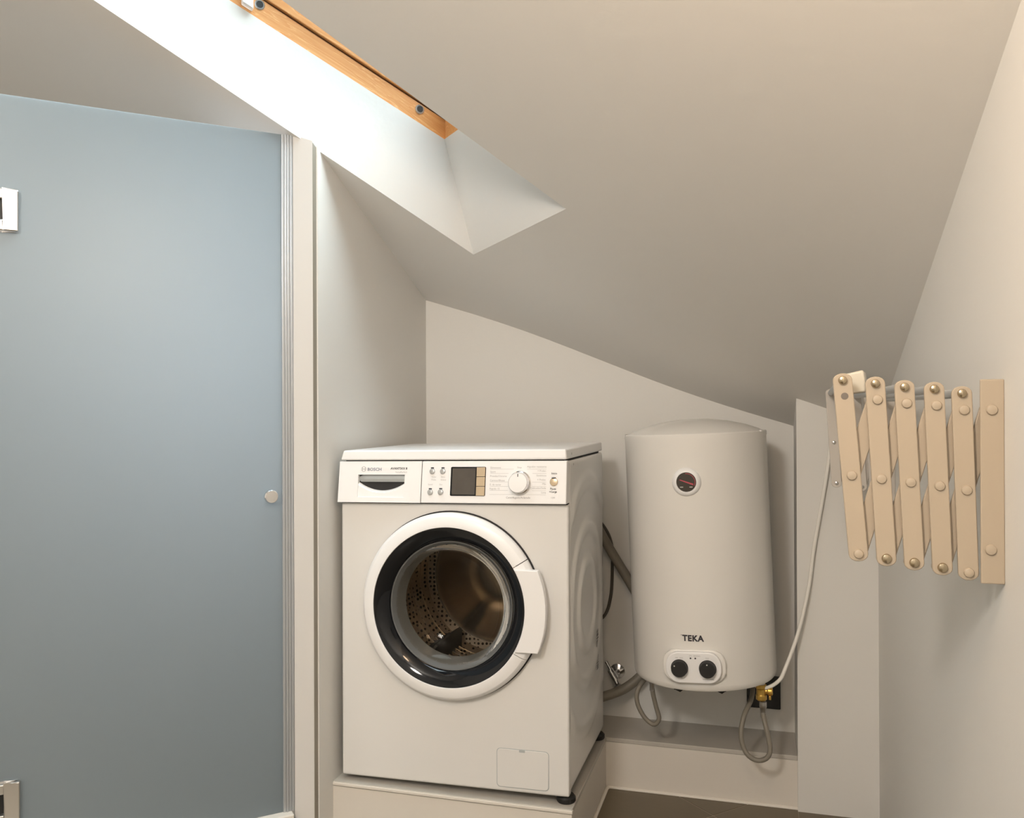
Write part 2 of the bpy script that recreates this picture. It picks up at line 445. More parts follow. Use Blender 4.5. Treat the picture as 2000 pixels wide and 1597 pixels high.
wbox(A0 - 0.1, fe + 0.06, BL - 0.06, BR + 0.06, 0.115, 0.119).build('pane', PANE, win, smooth=False)
for a, z in ((0.848, 1.895), (0.432, 2.086)):
    p = ab(a, BL - 0.003, z)
    T = lambda v, p=p: (p[0] + v[0], p[1] - v[2], p[2] + v[1])
    g = MB(T).lathe([(0.0125, -0.002), (0.0125, 0.001), (0.011, 0.0025), (0.0085, 0.0025), (0.0085, 0.001)], 24).build('grommet', SATIN, win)
    MB(T).lathe([(0.0086, 0.0018), (0.0, 0.0018)], 24).build('plug', BLACKM, g)
m_ = wbox(0.388, 0.414, BL - 0.0025, BL + 0.016, 0.008, 0.075)
m_.build('catch', WHITEP, win, bevel=0.002)

# daylight enters through the pane: a portal that only guides sampling of the sky
pd = bpy.data.lights.new('sky_portal', 'AREA'); pd.shape = 'RECTANGLE'; pd.size = 1.25; pd.size_y = 0.5
pd.cycles.is_portal = True
po = bpy.data.objects.new('sky_portal', pd); C.objects.link(po)
px_, py_ = plan((A0 + fe) / 2, (BL + BR) / 2)
nrm = Vector((0.461 * ca, 0.461 * sa, 1)).normalized(); dx_ = Vector((ca, sa, -0.461)).normalized(); dy_ = nrm.cross(dx_)
po.matrix_world = Matrix(((dx_.x, dy_.x, nrm.x, px_), (dx_.y, dy_.y, nrm.y, py_), (dx_.z, dy_.z, nrm.z, zfr((A0 + fe) / 2) + 0.145), (0, 0, 0, 1)))

# ------------------------------------------------------------------ washing machine
wmr = empty('washing_machine', (-0.4411 - 0.299, 2.0554 + 0.24, ZP), (0, 0, -0.0031))
tag(wmr, 'white front-loading washing machine standing on the low plinth', 'washing machine')
FZ = 0.0201
def L(p): return (p[0] - 0.299, p[1] - 0.24, p[2] + FZ + 0.0150 * (p[0] - 0.299) - 0.002)   # the body sits a little out of level
def L0(p): return (p[0] - 0.299, p[1] - 0.24, p[2] + FZ)      # (from left, from front, above cabinet bottom)
DU, DZ = 0.301, 0.449
def door(p): return L((DU + p[0], -p[2], DZ + p[1]))
# front panel with its round opening
fp = MB(L); n = 64; Rh = 0.19
ring = [(DU + Rh * math.cos(2 * PI * i / n + PI / 4), DZ + Rh * math.sin(2 * PI * i / n + PI / 4)) for i in range(n)]
def rect_pt(i):
    t = 2 * PI * i / n + PI / 4; c, s = math.cos(t), math.sin(t)
    x0, x1, z0, z1 = -DU, 0.598 - DU, -DZ, 0.702 - DZ
    if i == 0: return (0.598, 0.702)
    if i == n // 4: return (0.0, 0.702)
    if i == n // 2: return (0.0, 0.0)
    if i == 3 * n // 4: return (0.598, 0.0)
    k = i * 4 / n
    if k < 1: return (0.598 * (1 - k), 0.702)
    if k < 2: return (0.0, 0.702 * (2 - k))
    if k < 3: return (0.598 * (k - 2), 0.0)
    return (0.598, 0.702 * (k - 3))
rec = [rect_pt(i) for i in range(n)]
vs = [(x, 0, z) for x, z in rec] + [(x, 0, z) for x, z in ring] + [(x, 0.02, z) for x, z in ring] + [(x, 0.02, z) for x, z in rec]
fs = []
for i in range(n):
    j = (i + 1) % n
    fs += [(i, j, n + j, n + i), (n + i, n + j, 2 * n + j, 2 * n + i), (3 * n + i, 3 * n + j, j, i)]
fp.add(vs, fs).build('front_panel', WHITE, wmr, bevel=0.005, segs=3)
# cabinet: left side, back, base
cbn = MB(L).box(0.0, 0.018, 0.0205, 0.48, 0.0, 0.806).box(0.018, 0.58, 0.465, 0.48, 0.0, 0.806).box(0.018, 0.58, 0.0205, 0.465, 0.0, 0.015)
cbn.build('cabinet', WHITE, wmr, smooth=False, bevel=0.003)
# right side panel with pressed rings
def press(y, z):
    r = math.hypot(y - 0.238, z - 0.417); h = 0.0
    def st(r0, w): return 1 / (1 + math.exp(max(-40, min(40, (r - r0) / w))))
    h += 0.006 * (st(0.222, 0.004) - st(0.186, 0.004)) + 0.0065 * (st(0.128, 0.004) - st(0.095, 0.004))
    if z > 0.60 or z < 0.25:
        h += 0.006 * (st(0.345, 0.004) - st(0.300, 0.004)) * min(1, max(0, (abs(z - 0.425) - 0.175) / 0.05))
    e = min(y - 0.0215, 0.478 - y, z - 0.003, 0.804 - z)
    return h * max(0, min(1, e / 0.03)) - 0.004 * max(0, 1 - e / 0.006) ** 2
sp = MB(L)
sp.grid(lambda y, z: (0.5965 + press(y, z), y, z), lin(0.0215, 0.478, 84), lin(0.003, 0.804, 130))
sp.box(0.580, 0.592, 0.0215, 0.478, 0.003, 0.804)
sp.build('side_panel', WHITE, wmr, fix=False)
# lid
MB(L).add([(0.0, -0.004, 0.8095), (0.5955, -0.004, 0.8095), (0.5955, 0.478, 0.8095), (0.0, 0.478, 0.8095), (0.0065, -0.001, 0.8345), (0.593, -0.001, 0.8345), (0.594, 0.478, 0.8345), (0.003, 0.478, 0.8345)], [(0, 3, 2, 1), (4, 5, 6, 7), (0, 1, 5, 4), (1, 2, 6, 5), (2, 3, 7, 6), (3, 0, 4, 7)]).build('lid', WHITEP, wmr, bevel=0.004, segs=3)
MB(L).box(0.012, 0.586, 0.004, 0.47, 0.804, 0.8096).build('lid_gap', DARKGAP, wmr, smooth=False)
# fascia
def pro(z): return 0.003 + 0.015 * (0.807 - z) / 0.107
def FA(p): return L((p[0], -(pro(p[1]) + p[2]), p[1]))        # (from left, height, out of the fascia)
def slab_(x0a, x0b, x1a, x1b, z0, z1, name, m, parent=None, depth=0.02):
    vs = [(x0a, -0.0005 + depth - 0.0, z0), (x1a, depth, z0), (x1b, depth, z1), (x0b, depth, z1)]
    b = MB(L)
    b.add([(x0a, -pro(z0), z0), (x1a, -pro(z0), z0), (x1b, -pro(z1), z1), (x0b, -pro(z1), z1)] + vs,
          [(0, 1, 2, 3), (7, 6, 5, 4), (0, 4, 5, 1), (1, 5, 6, 2), (2, 6, 7, 3), (3, 7, 4, 0)])
    return b.build(name, m, parent or wmr, smooth=True, bevel=0.002)
panel = slab_(0.226, 0.226, 0.597, 0.596, 0.7035, 0.8065, 'control_panel', WHITEP)
MB(L).box(0.002, 0.596, 0.0, 0.02, 0.7, 0.8).build('fascia_gap', DARKGAP, wmr, smooth=False)
# detergent drawer: a frame around the pocket
RU0, RU1, RZ0, RZ1 = 0.052, 0.180, 0.716, 0.773
dr = MB(FA)
def pan(u0, u1, z0, z1): dr.grid(lambda u, z: (u, z, 0.0), [u0, u1], [z0, z1])
us = [-0.002, RU0, RU1, 0.2245]; zs = [0.7035, RZ0, RZ1, 0.8065]
for i in range(3):
    for j in range(3):
        if i == 1 and j == 1: continue
        pan(us[i], us[i + 1], zs[j], zs[j + 1])
for (p, q_) in (((us[0], zs[0]), (us[3], zs[0])), ((us[3], zs[0]), (us[3], zs[3])), ((us[3], zs[3]), (us[0], zs[3])), ((us[0], zs[3]), (us[0], zs[0]))):
    dr.add([(p[0], p[1], 0), (q_[0], q_[1], 0), (q_[0], q_[1], -0.016), (p[0], p[1], -0.016)], [(0, 1, 2, 3)])
drawer = dr.build('drawer', WHITEP, wmr, smooth=False)
def pocket(u, z):
    zc = 0.7285 + 0.022 * ((u - 0.116) / 0.064) ** 2
    t = max(0.0, (z - zc) / 0.022)
    return -0.003 - 0.034 * min(1.0, t) ** 0.7
pk = MB(FA)
pu, pz = lin(RU0, RU1, 40), lin(RZ0, RZ1 - 0.001, 30)
pk.grid(lambda u, z: (u, z, pocket(u, z)), pu, pz)
for us_, flip in ((RU0, 0), (RU1, 1)):
    pk.grid(lambda z, k: (us_, z, pocket(us_, z) * k), pz, [0, 1])
pk.grid(lambda u, k: (u, RZ0, -0.003 * k), pu, [0, 1])
pk.build('drawer_pocket', WHITEP, drawer)
gb = MB(FA)
gb.grid(lambda u, t: (u, RZ1 - 0.0185 * t, -0.006 + 0.004 * math.sin(t * PI) - 0.006 * max(0, (RU0 + 0.018 - u) / 0.018)), lin(RU0, RU1, 24), lin(0, 1, 9))
gb.grid(lambda u, t: (u, RZ1 - 0.0185, -0.006 - 0.012 * t - 0.006 * max(0, (RU0 + 0.018 - u) / 0.018)), lin(RU0, RU1, 24), [0, 1])
gb.build('drawer_grip', GRIP, drawer)
# lettering helper for the fascia
def letters(items, name, m, parent, T, h=0.0004):
    for s, size, u, z, al, xs, off in items:
        vs, fs = text_mesh(s, size, xs, off, al)
        MB(T).add([(u + x, z + y, h) for x, y in vs], fs).build(name, m, parent, smooth=False, fix=False)
letters([('BOSCH', 0.0105, 0.0765, 0.783, 'LEFT', 1.15, 0.0003)], 'lettering', INKB, drawer, FA)
letters([('AVANTIXX 8', 0.0075, 0.186, 0.786, 'RIGHT', 1.05, 0.0002)], 'lettering', INKD, drawer, FA)
letters([('VarioPerfect', 0.0060, 0.186, 0.7775, 'RIGHT', 1.05, 0.0)], 'lettering', INKG, drawer, FA)
em = MB(lambda p: FA((0.0665 + p[0], 0.787 + p[1], p[2])))
em.lathe([(0.0068, 0.0004), (0.0058, 0.0004)], 28)
for sx in (-1, 1):
    em.add([(sx * 0.0044, -0.0034, 0.0004), (sx * 0.0028, -0.0048, 0.0004), (sx * 0.0028, 0.0048, 0.0004), (sx * 0.0044, 0.0034, 0.0004)], [(0, 1, 2, 3)])
em.add([(-0.0028, -0.0006, 0.0004), (0.0028, -0.0006, 0.0004), (0.0028, 0.0006, 0.0004), (-0.0028, 0.0006, 0.0004)], [(0, 1, 2, 3)])
em.build('emblem', INKG, drawer, smooth=False, fix=False)
# display
MB(lambda p: FA((p[0], p[1], p[2]))).prism(rrect(0.303, 0.394, 0.7215, 0.7925, 0.003), -0.001, 0.0012).build('display_bezel', BLACKG, panel, bevel=0.0005)
MB(FA).prism(rrect(0.3075, 0.3675, 0.725, 0.789, 0.002), 0.001, 0.0016).build('display', DISPLAY, panel)
for k in range(3):
    z1 = 0.7912 - k * 0.0232
    MB(FA).prism([(0.3705, z1 - 0.0222), (0.3925, z1 - 0.0222), (0.3925, z1), (0.3705, z1)], 0.001, 0.0019).build('touch_key', AMBER, panel, bevel=0.0004)
for i, (u, z) in enumerate(((0.2535, 0.7815), (0.2815, 0.7815), (0.2505, 0.7300), (0.2780, 0.7305))):
    T = lambda p, u=u, z=z: FA((u + p[0], z + p[1], p[2]))
    b = MB(T).lathe([(0.0072, 0.0), (0.0072, 0.0015), (0.0062, 0.003), (0.003, 0.0036), (0, 0.0037)], 24).build('button', SILVERP, panel)
    MB(T).prism(rrect(-0.0042, 0.0042, 0.0068, 0.0100, 0.0012, 3), 0.0, 0.0006).build('indicator', INKD, b)
ku, kz = 0.4815, 0.7555
T = lambda p: FA((ku + p[0], kz + p[1], p[2]))
kb = MB(T).lathe([(0.0275, 0.0), (0.0272, 0.004), (0.0262, 0.0045), (0.0262, 0.008), (0.0252, 0.0085), (0.0248, 0.018), (0.0235, 0.0215)], 48).build('program_knob', CHROME, panel)
MB(T).lathe([(0.0236, 0.0205), (0.0225, 0.0225), (0.012, 0.0229), (0, 0.023)], 48).build('knob_face', WHITEP, kb)
MB(T).box(-0.0009, 0.0009, 0.0145, 0.0215, 0.0222, 0.0233).build('pointer', INKD, kb, smooth=False)
su, sz = 0.5655, 0.7565
T = lambda p: FA((su + p[0], sz + p[1], p[2]))
sb = MB(T).lathe([(0.0098, 0.0), (0.0098, 0.002), (0.0088, 0.0035), (0.004, 0.004), (0, 0.0041)], 28).build('start_button', AMBER, panel)
MB(T).prism(rrect(-0.0050, 0.0050, 0.0078, 0.0108, 0.0012, 3), 0.0, 0.0046).build('indicator', INKD, sb)
items = []
for s, z in (('Edredones', 0.7885), ('Sport', 0.7785), ('Prendas/Oscuras', 0.7680), ('Camisas/Blusas', 0.7575), ('E. de vaciar', 0.7475), ('Rápido 15', 0.7375)):
    items.append((s, 0.0063, 0.405, z, 'LEFT', 1.0, 0.0))
for s, z in (('Algodón resistente', 0.7905), ('+ Prelav.', 0.7805), ('Sintéticos', 0.7695), ('+ Prelav.', 0.7595), ('Mix', 0.7495), ('Delicados/Seda', 0.7395), ('Lana', 0.7290)):
    items.append((s, 0.0063, 0.5465, z, 'RIGHT', 1.0, 0.0))
items += [('Stop', 0.006, 0.479, 0.7890, 'CENTER', 1.0, 0.0), ('Centrifugado/Aclarado', 0.0063, 0.478, 0.7165, 'CENTER', 1.05, 0.0001),
          ('Color', 0.005, 0.259, 0.766, 'CENTER', 1.0, 0), ('Prelav.', 0.005, 0.259, 0.759, 'CENTER', 1.0, 0), ('Extra', 0.005, 0.283, 0.766, 'CENTER', 1.0, 0), ('Aclarar', 0.005, 0.284, 0.759, 'CENTER', 1.0, 0),
          ('Speed', 0.005, 0.250, 0.7475, 'CENTER', 1.0, 0), ('Eco', 0.005, 0.278, 0.7475, 'CENTER', 1.0, 0), ('1200', 0.005, 0.564, 0.7175, 'CENTER', 1.0, 0)]
letters(items, 'lettering', INKG, panel, FA)
letters([('Inicio', 0.0065, 0.566, 0.7745, 'CENTER', 1.0, 0.0001), ('Pausa', 0.0065, 0.564, 0.7380, 'CENTER', 1.0, 0.0001), ('+Carga', 0.0065, 0.564, 0.7310, 'CENTER', 1.0, 0.0001)], 'lettering', INKD, panel, FA)
for z in (0.7865, 0.7762, 0.7556, 0.7452, 0.7352, 0.7255):
    for u0, u1 in ((0.405, 0.452 if 0.73 < z < 0.78 else 0.465), (0.512 if 0.73 < z < 0.78 else 0.498, 0.5465)):
        MB(FA).add([(u0, z, 0.0003), (u1, z, 0.0003), (u1, z + 0.0005, 0.0003), (u0, z + 0.0005, 0.0003)], [(0, 1, 2, 3)]).build('printed_line', INKG, panel, smooth=False, fix=False)
# service flap
MB(lambda p: L((p[0], -p[2], p[1]))).prism(rrect(0.4165, 0.5485, 0.010, 0.1055, 0.010), -0.002, 0.0004).build('flap_groove', GRIP, wmr, smooth=False)
fl = MB(lambda p: L((p[0], -p[2], p[1]))).prism(rrect(0.4182, 0.5468, 0.0117, 0.1038, 0.009), -0.001, 0.0014).build('service_flap', WHITE, wmr, bevel=0.0008)
MB(lambda p: L((p[0], -p[2], p[1]))).prism(rrect(0.474, 0.489, 0.0985, 0.1045, 0.0015, 3), 0.0, 0.0019).build('latch', GRIP, fl)
# feet
for u, d in ((0.048, 0.055), (0.583, 0.032), (0.048, 0.43), (0.580, 0.455)):
    T = lambda p, u=u, d=d: L0((u + p[0], d + p[1], p[2] - FZ))
    MB(T).lathe([(0.0, 0.0), (0.021, 0.0), (0.0235, 0.004), (0.0235, 0.012), (0.019, 0.017), (0.010, 0.018), (0.010, 0.0215), (0.0, 0.0215)], 28).build('foot', BLACKM, wmr)
# barcode sticker on the side
bs = MB(L)
zz = 0.205
random.seed(5)
while zz < 0.315:
    w_ = random.choice((0.001, 0.002, 0.0035))
    bs.add([(0.6006, 0.352, zz), (0.6006, 0.378, zz), (0.6006, 0.378, zz + w_), (0.6006, 0.352, zz + w_)], [(0, 1, 2, 3)])
    zz += w_ + random.choice((0.001, 0.0015, 0.003))
bs.build('printed_label', INKD, wmr, smooth=False, fix=False)
for d, z in ((0.035, 0.822), (0.055, 0.795)):
    MB(lambda p: L((0.5995 + p[2], d + p[0], z + p[1]))).lathe([(0.003, 0), (0.003, 0.0006), (0, 0.0006)], 12).build('screw', INKG, wmr)
# door
MB(door).lathe([(0.200, 0.0005), (0.2345, 0.0005), (0.2345, 0.0035), (0.226, 0.0040), (0.226, 0.018), (0.200, 0.018)], 96).build('door_gap', DARKGAP, wmr)  # dark ring coloured in for the shaded gap around the door
prof = [(0.2265, 0.0042), (0.2312, 0.0055), (0.2316, 0.017), (0.2300, 0.0205), (0.2235, 0.0285), (0.2215, 0.0296), (0.1985, 0.0345), (0.1970, 0.0343), (0.1965, 0.033), (0.1965, 0.0185)]
g_ = math.radians(31.2)
dring = MB(door).lathe(prof, 130, g_ + 0.006, 2 * PI - g_ - 0.006, True).build('door', WHITEP, wmr)
MB(door).lathe(prof, 24, -g_ + 0.002, g_ - 0.002, True).build('door_section', WHITEP, dring)
MB(door).lathe([(0.1968, 0.0325), (0.1935, 0.0322), (0.1640, 0.0135), (0.1600, 0.0060), (0.1600, -0.003)], 96).build('tinted_ring', BLACKG, dring)
MB(door).lathe([(0.1602, 0.0085), (0.1570, 0.0075), (0.1480, -0.006), (0.1465, -0.012), (0.1385, -0.030), (0.1365, -0.034)], 96).build('gasket', GREYR, dring)
MB(door).lathe([(0.1500, -0.003), (0.1400, -0.018), (0.1220, -0.034), (0.095, -0.048), (0.065, -0.057), (0.032, -0.062), (0.0, -0.0635)], 64).build('door_glass', BOWL, dring)
hp = []
zc = 0.0985
t1 = math.asin(zc / 0.2505); t2 = math.asin(zc / 0.1985)
for k in range(13): t = -t1 + 2 * t1 * k / 12; hp.append((0.2505 * math.cos(t), 0.2505 * math.sin(t)))
for k in range(13): t = t2 - 2 * t2 * k / 12; hp.append((0.1985 * math.cos(t), 0.1985 * math.sin(t)))
MB(door).prism(hp, 0.020, 0.040).build('door_handle', WHITEP, dring, bevel=0.002, segs=3)
# drum behind the glass
MB(door).lathe([(0.1895, -0.0205), (0.192, -0.03), (0.200, -0.05), (0.215, -0.066), (0.226, -0.072)], 64).build('bellows', BLACKM, wmr)
prf = [(0.228, -0.074)]
for k in range(72):
    h = -0.078 - 0.312 * k / 71
    prf.append((0.233 + (0.0045 * math.sin(k * 0.95) if k > 34 else 0.002 * math.sin(k * 0.52)), h))
prf += [(0.222, -0.400), (0.20, -0.404)]
drum = MB(door).lathe(prf, 72).build('drum', DRUMP, wmr)
MB(door).lathe([(0.20, -0.404), (0.185, -0.408), (0.17, -0.402), (0.12, -0.404), (0.11, -0.398), (0.05, -0.396), (0, -0.396)], 64).build('drum_back', STEEL, drum)
for t in (math.radians(115), math.radians(235), math.radians(-5)):
    c_, s_ = math.cos(t), math.sin(t)
    b = MB(lambda p: door((p[0] * c_ - p[1] * s_, p[0] * s_ + p[1] * c_, p[2])))
    nn = 12
    rows = []
    for h, k in ((-0.14, 0.35), (-0.17, 0.85), (-0.26, 1.0), (-0.36, 0.9), (-0.395, 0.6)):
        rows.append([(0.233 - 0.062 * k * math.exp(-(((i / (nn - 1)) - 0.5) * 4.2) ** 2), 0.036 * ((i / (nn - 1)) - 0.5) * 2, h) for i in range(nn)])
    b.add([p for r_ in rows for p in r_], [(i * nn + j, (i + 1) * nn + j, (i + 1) * nn + j + 1, i * nn + j + 1) for i in range(len(rows) - 1) for j in range(nn - 1)])
    b.build('paddle', BLACKM, drum)

# ------------------------------------------------------------------ water heater
HR = 0.193
hroot = empty('water_heater', (-0.150, 2.495, 0.362), (0, -0.0385, 0))
tag(hroot, 'white cylindrical water heater hung in the niche, with two black knobs', 'water heater')
MB().lathe([(HR - 0.006, 0.006), (HR - 0.0015, 0.012), (HR, 0.022), (HR, 0.655), (HR + 0.0012, 0.6595), (HR + 0.0012, 0.668), (HR - 0.001, 0.6705), (HR - 0.004, 0.668)], 96).build('tank', HEATW, hroot)
MB().lathe([(HR - 0.0035, 0.660), (HR - 0.005, 0.669), (0.172, 0.6765), (0.14, 0.6885), (0.09, 0.7005), (0.04, 0.707), (0, 0.708)], 96).build('top_cap', HEATW, hroot)
MB().lathe([(HR - 0.006, 0.0065), (0.175, 0.0035), (0.165, 0.006), (0.10, 0.010), (0, 0.012)], 96).build('bottom_cap', HEATW, hroot)
def wrap(p, r=HR): t = p[0] / HR; return ((r + p[2]) * math.sin(t), -(r + p[2]) * math.cos(t), p[1])
# thermometer
T = lambda p: (-0.0115 + p[0], -HR + 0.0035 - p[2], 0.547 + p[1])
tm = MB(T).lathe([(0.0375, -0.002), (0.037, 0.004), (0.034, 0.009), (0.028, 0.0125), (0.0255, 0.0125), (0.025, 0.0105)], 48).build('thermometer', WHITEP, hroot)
MB(T).lathe([(0.0252, 0.0108), (0.0, 0.0108)], 48).build('dial', mat('dial_brown', (0.045, 0.036, 0.028), 0.2, vary=0.1), tm)
nd = MB(T); t = math.radians(-20); c_, s_ = math.cos(t), math.sin(t)
nd.add([(c_ * x - s_ * y, s_ * x + c_ * y, 0.0116) for x, y in ((-0.018, -0.0010), (0.0185, -0.0020), (0.0185, 0.0020), (-0.018, 0.0010))], [(0, 1, 2, 3)])
nd.build('needle', RED, tm, smooth=False, fix=False)
arcm = MB(T); arcm.lathe([(0.0225, 0.0113), (0.0213, 0.0113)], 20, math.radians(-25), math.radians(95)); arcm.build('scale_arc', RED, tm, smooth=False)
mk = MB(T)
for x in (-0.0125, 0.0115): mk.add([(x - 0.004, -0.0135, 0.0113), (x + 0.004, -0.0135, 0.0113), (x + 0.004, -0.0120, 0.0113), (x - 0.004, -0.0120, 0.0113)], [(0, 1, 2, 3)])
mk.build('scale_mark', PALE, tm, smooth=False, fix=False)
# brand lettering on the shell: broad capitals, with the small dot before the T
lt = MB(wrap)
vs, fs = text_mesh('TEKA', 0.0205, 1.24, 0.0009, 'LEFT', 1.10)
w_ = max(v[0] for v in vs) - min(v[0] for v in vs); x_ = min(v[0] for v in vs)
k_ = 0.0555 / w_
lt.add([(-0.0400 + (x - x_) * k_, 0.1365 + y * 1.02, 0.0005) for x, y in vs], fs)
lt.add([(-0.0432, 0.1497, 0.0005), (-0.0412, 0.1497, 0.0005), (-0.0412, 0.1517, 0.0005), (-0.0432, 0.1517, 0.0005)], [(0, 1, 2, 3)])
lt.build('lettering', INKD, hroot, smooth=False, fix=False)
# control box
PX, PZ_ = -0.0120, 0.0715
T = lambda p: (PX + p[0], -HR + 0.004 - p[2], PZ_ + p[1])
MB(T).prism(rrect(-0.080, 0.080, -0.043, 0.043, 0.036, 8), -0.014, 0.006).build('control_collar', HEATW, hroot, bevel=0.004, segs=3)
pb = MB(T).prism(rrect(-0.071, 0.069, -0.040, 0.040, 0.034, 8), -0.006, 0.0185).build('control_box', WHITEP, hroot, bevel=0.003, segs=3)
for x, z, a in ((-0.0365, -0.001, math.radians(140)), (0.0345, -0.001, math.radians(92))):
    T2 = lambda p, x=x, z=z: T((x + p[0], z + p[1], p[2] + 0.0185))
    k1 = MB(T2).lathe([(0.0220, 0.0), (0.0218, 0.002), (0.0205, 0.003), (0.0200, 0.016), (0.0185, 0.0185), (0, 0.0190)], 40).build('knob', BLACKM, pb)
    MB(lambda p, a=a, T2=T2: T2((0.0145 * math.cos(a) + p[0], 0.0145 * math.sin(a) + p[1], 0.0189 + p[2]))).lathe([(0.0017, 0), (0.0015, 0.0004), (0, 0.0004)], 12).build('pointer_dot', PALE, k1)
for x in (-0.0075, 0.0045):
    MB(lambda p: T((x + p[0], 0.0245 + p[1], 0.0186 + p[2]))).lathe([(0.0022, 0), (0.002, 0.0006), (0, 0.0006)], 12).build('indicator', INKD, pb)
letters([('ON', 0.0042, -0.0075, 0.0295, 'CENTER', 1, 0), ('HEATING', 0.0042, 0.0085, 0.0295, 'CENTER', 1, 0), ('POWER', 0.0042, -0.0365, -0.0275, 'CENTER', 1, 0), ('TEMPERATURE', 0.0045, 0.0345, -0.0295, 'CENTER', 1, 0),
         ('MAX', 0.0042, 0.0345, 0.0245, 'CENTER', 1, 0), ('MIN   MAX', 0.0042, -0.0365, 0.0235, 'CENTER', 1, 0)], 'lettering', INKG, pb, lambda p: T((p[0], p[1], p[2] + 0.0186)))
for x, y in ((-0.182, -0.062), (0.178, -0.075)):
    MB(lambda p: (x + p[0], y + p[1], 0.668 + p[2])).lathe([(0.004, 0), (0.004, 0.003), (0.002, 0.0045), (0, 0.0045)], 14).build('screw', SATIN if x < 0 else WHITEP, hroot)
MB().box(-0.09, 0.09, HR - 0.02, HR + 0.0185, 0.52, 0.56).build('wall_bracket', SATIN, hroot, smooth=False)
for x in (-0.058, 0.050):
    b = MB().box(x - 0.013, x + 0.013, -0.150, -0.125, -0.004, 0.008).add([(x - 0.011, -0.148, -0.004), (x + 0.011, -0.148, -0.004), (x + 0.002, -0.14, -0.013)], [(0, 1, 2)])
    b.build('cover_clip', BLACKM, hroot, smooth=False)
# brass safety valve under the tank, right, and plain inlet on the left
vx, vy = 0.150, -0.070
T = lambda p: (vx + p[0], vy + p[1], p[2])
MB(T).lathe([(0.0, 0.012), (0.011, 0.010), (0.011, -0.004), (0.0, -0.004)], 20).build('pipe_stub', SATIN, hroot)
sv = MB(T).lathe([(0.0, -0.004), (0.0145, -0.004), (0.0145, -0.014), (0.0125, -0.016), (0.0125, -0.030), (0.0145, -0.032), (0.0145, -0.044), (0.011, -0.047), (0, -0.047)], 8).build('safety_valve', BRASS, hroot, bevel=0.001)
MB(lambda p: T((0.010 + p[2], p[0], -0.022 + p[1]))).lathe([(0.0, 0), (0.008, 0), (0.008, 0.006), (0.0115, 0.007), (0.0115, 0.018), (0.008, 0.020), (0, 0.020)], 12).build('valve_cap', BRASS, sv, bevel=0.0008)
MB(lambda p: T((0.022 + p[0], p[1] - 0.008, -0.022 + p[2]))).box(-0.003, 0.003, -0.004, 0.004, -0.020, -0.010).build('lever', BRASS, sv, bevel=0.001)
MB(lambda p: (-0.140 + p[0], -0.055 + p[1], p[2])).lathe([(0.0, 0.012), (0.010, 0.010), (0.010, -0.010), (0.0, -0.010)], 16).build('pipe_stub', SATIN, hroot)

# ------------------------------------------------------------------ hoses, cords, tap, socket
h1 = MB().tube(spline([(0.006, 2.425, 0.312), (0.006, 2.423, 0.285), (0.016, 2.405, 0.243), (0.023, 2.395, 0.205), (0.014, 2.392, 0.181), (-0.012, 2.395, 0.172), (-0.038, 2.40, 0.187), (-0.051, 2.41, 0.226), (-0.044, 2.43, 0.272), (-0.024, 2.47, 0.312), (-0.022, 2.53, 0.345), (-0.03, 2.62, 0.352), (-0.03, 2.70, 0.352)]), 0.0065, 12).build('flexible_hose', HOSEG)
tag(h1, 'beige-grey looped hose hanging below the brass valve in front of black socket', 'hose', 'flexible water hoses under the heater')
MB().lathe([(0.0, 0.318), (0.0095, 0.318), (0.0095, 0.303), (0.0075, 0.300), (0.0072, 0.276), (0.0, 0.276)], 8, ).build('hose_nut', SATIN, h1).location = (0.0055, 2.4245, 0.0)
h2 = MB().tube(spline([(-0.290, 2.44, 0.352), (-0.288, 2.44, 0.315), (-0.279, 2.44, 0.275), (-0.271, 2.44, 0.242), (-0.286, 2.44, 0.225), (-0.312, 2.445, 0.241), (-0.332, 2.45, 0.278), (-0.330, 2.455, 0.315), (-0.306, 2.49, 0.345), (-0.29, 2.56, 0.355), (-0.29, 2.70, 0.355)]), 0.0062, 12).build('flexible_hose', HOSEG)
tag(h2, 'beige-grey looped hose under the left side of the heater, beside thick drain hose', 'hose', 'flexible water hoses under the heater')
MB().lathe([(0.0, 0.0), (0.0088, 0.0), (0.0088, -0.014), (0.0070, -0.017), (0.0070, -0.034), (0.0, -0.034)], 8).build('hose_nut', SATIN, h2).location = (-0.2895, 2.44, 0.352)
dh = MB().tube(spline([(-0.58, 2.62, 0.90), (-0.51, 2.63, 0.80), (-0.44, 2.645, 0.672), (-0.375, 2.66, 0.560), (-0.330, 2.67, 0.47), (-0.312, 2.672, 0.385), (-0.335, 2.66, 0.310), (-0.390, 2.64, 0.258), (-0.46, 2.625, 0.228), (-0.54, 2.61, 0.21)], 14), 0.0145, 14).build('drain_hose', HOSEG)
tag(dh, 'thick grey drain hose curving from behind the washing machine towards the heater', 'hose')
pc = MB().tube(spline([(-0.53, 2.66, 0.80), (-0.470, 2.675, 0.745), (-0.443, 2.690, 0.685), (-0.440, 2.690, 0.610), (-0.446, 2.690, 0.516), (-0.468, 2.685, 0.455), (-0.53, 2.67, 0.41)]), 0.0048, 10).build('electric_cable', CORD)
tag(pc, 'thin dark power cord on back wall between washing machine and heater', 'cable')
wc = MB().tube(spline([(0.187, 2.506, 1.07), (0.184, 2.5005, 1.03), (0.1815, 2.4995, 0.985), (0.174, 2.4995, 0.925), (0.158, 2.498, 0.828), (0.139, 2.496, 0.718), (0.124, 2.49, 0.608), (0.0965, 2.475, 0.492), (0.062, 2.45, 0.400), (0.045, 2.435, 0.372), (0.012, 2.42, 0.356), (-0.02, 2.43, 0.362), (-0.03, 2.45, 0.375)]), 0.0050, 10).build('power_cable', WCORD)
tag(wc, 'long white power cable drooping from behind the drying rack to the heater bottom', 'cable')
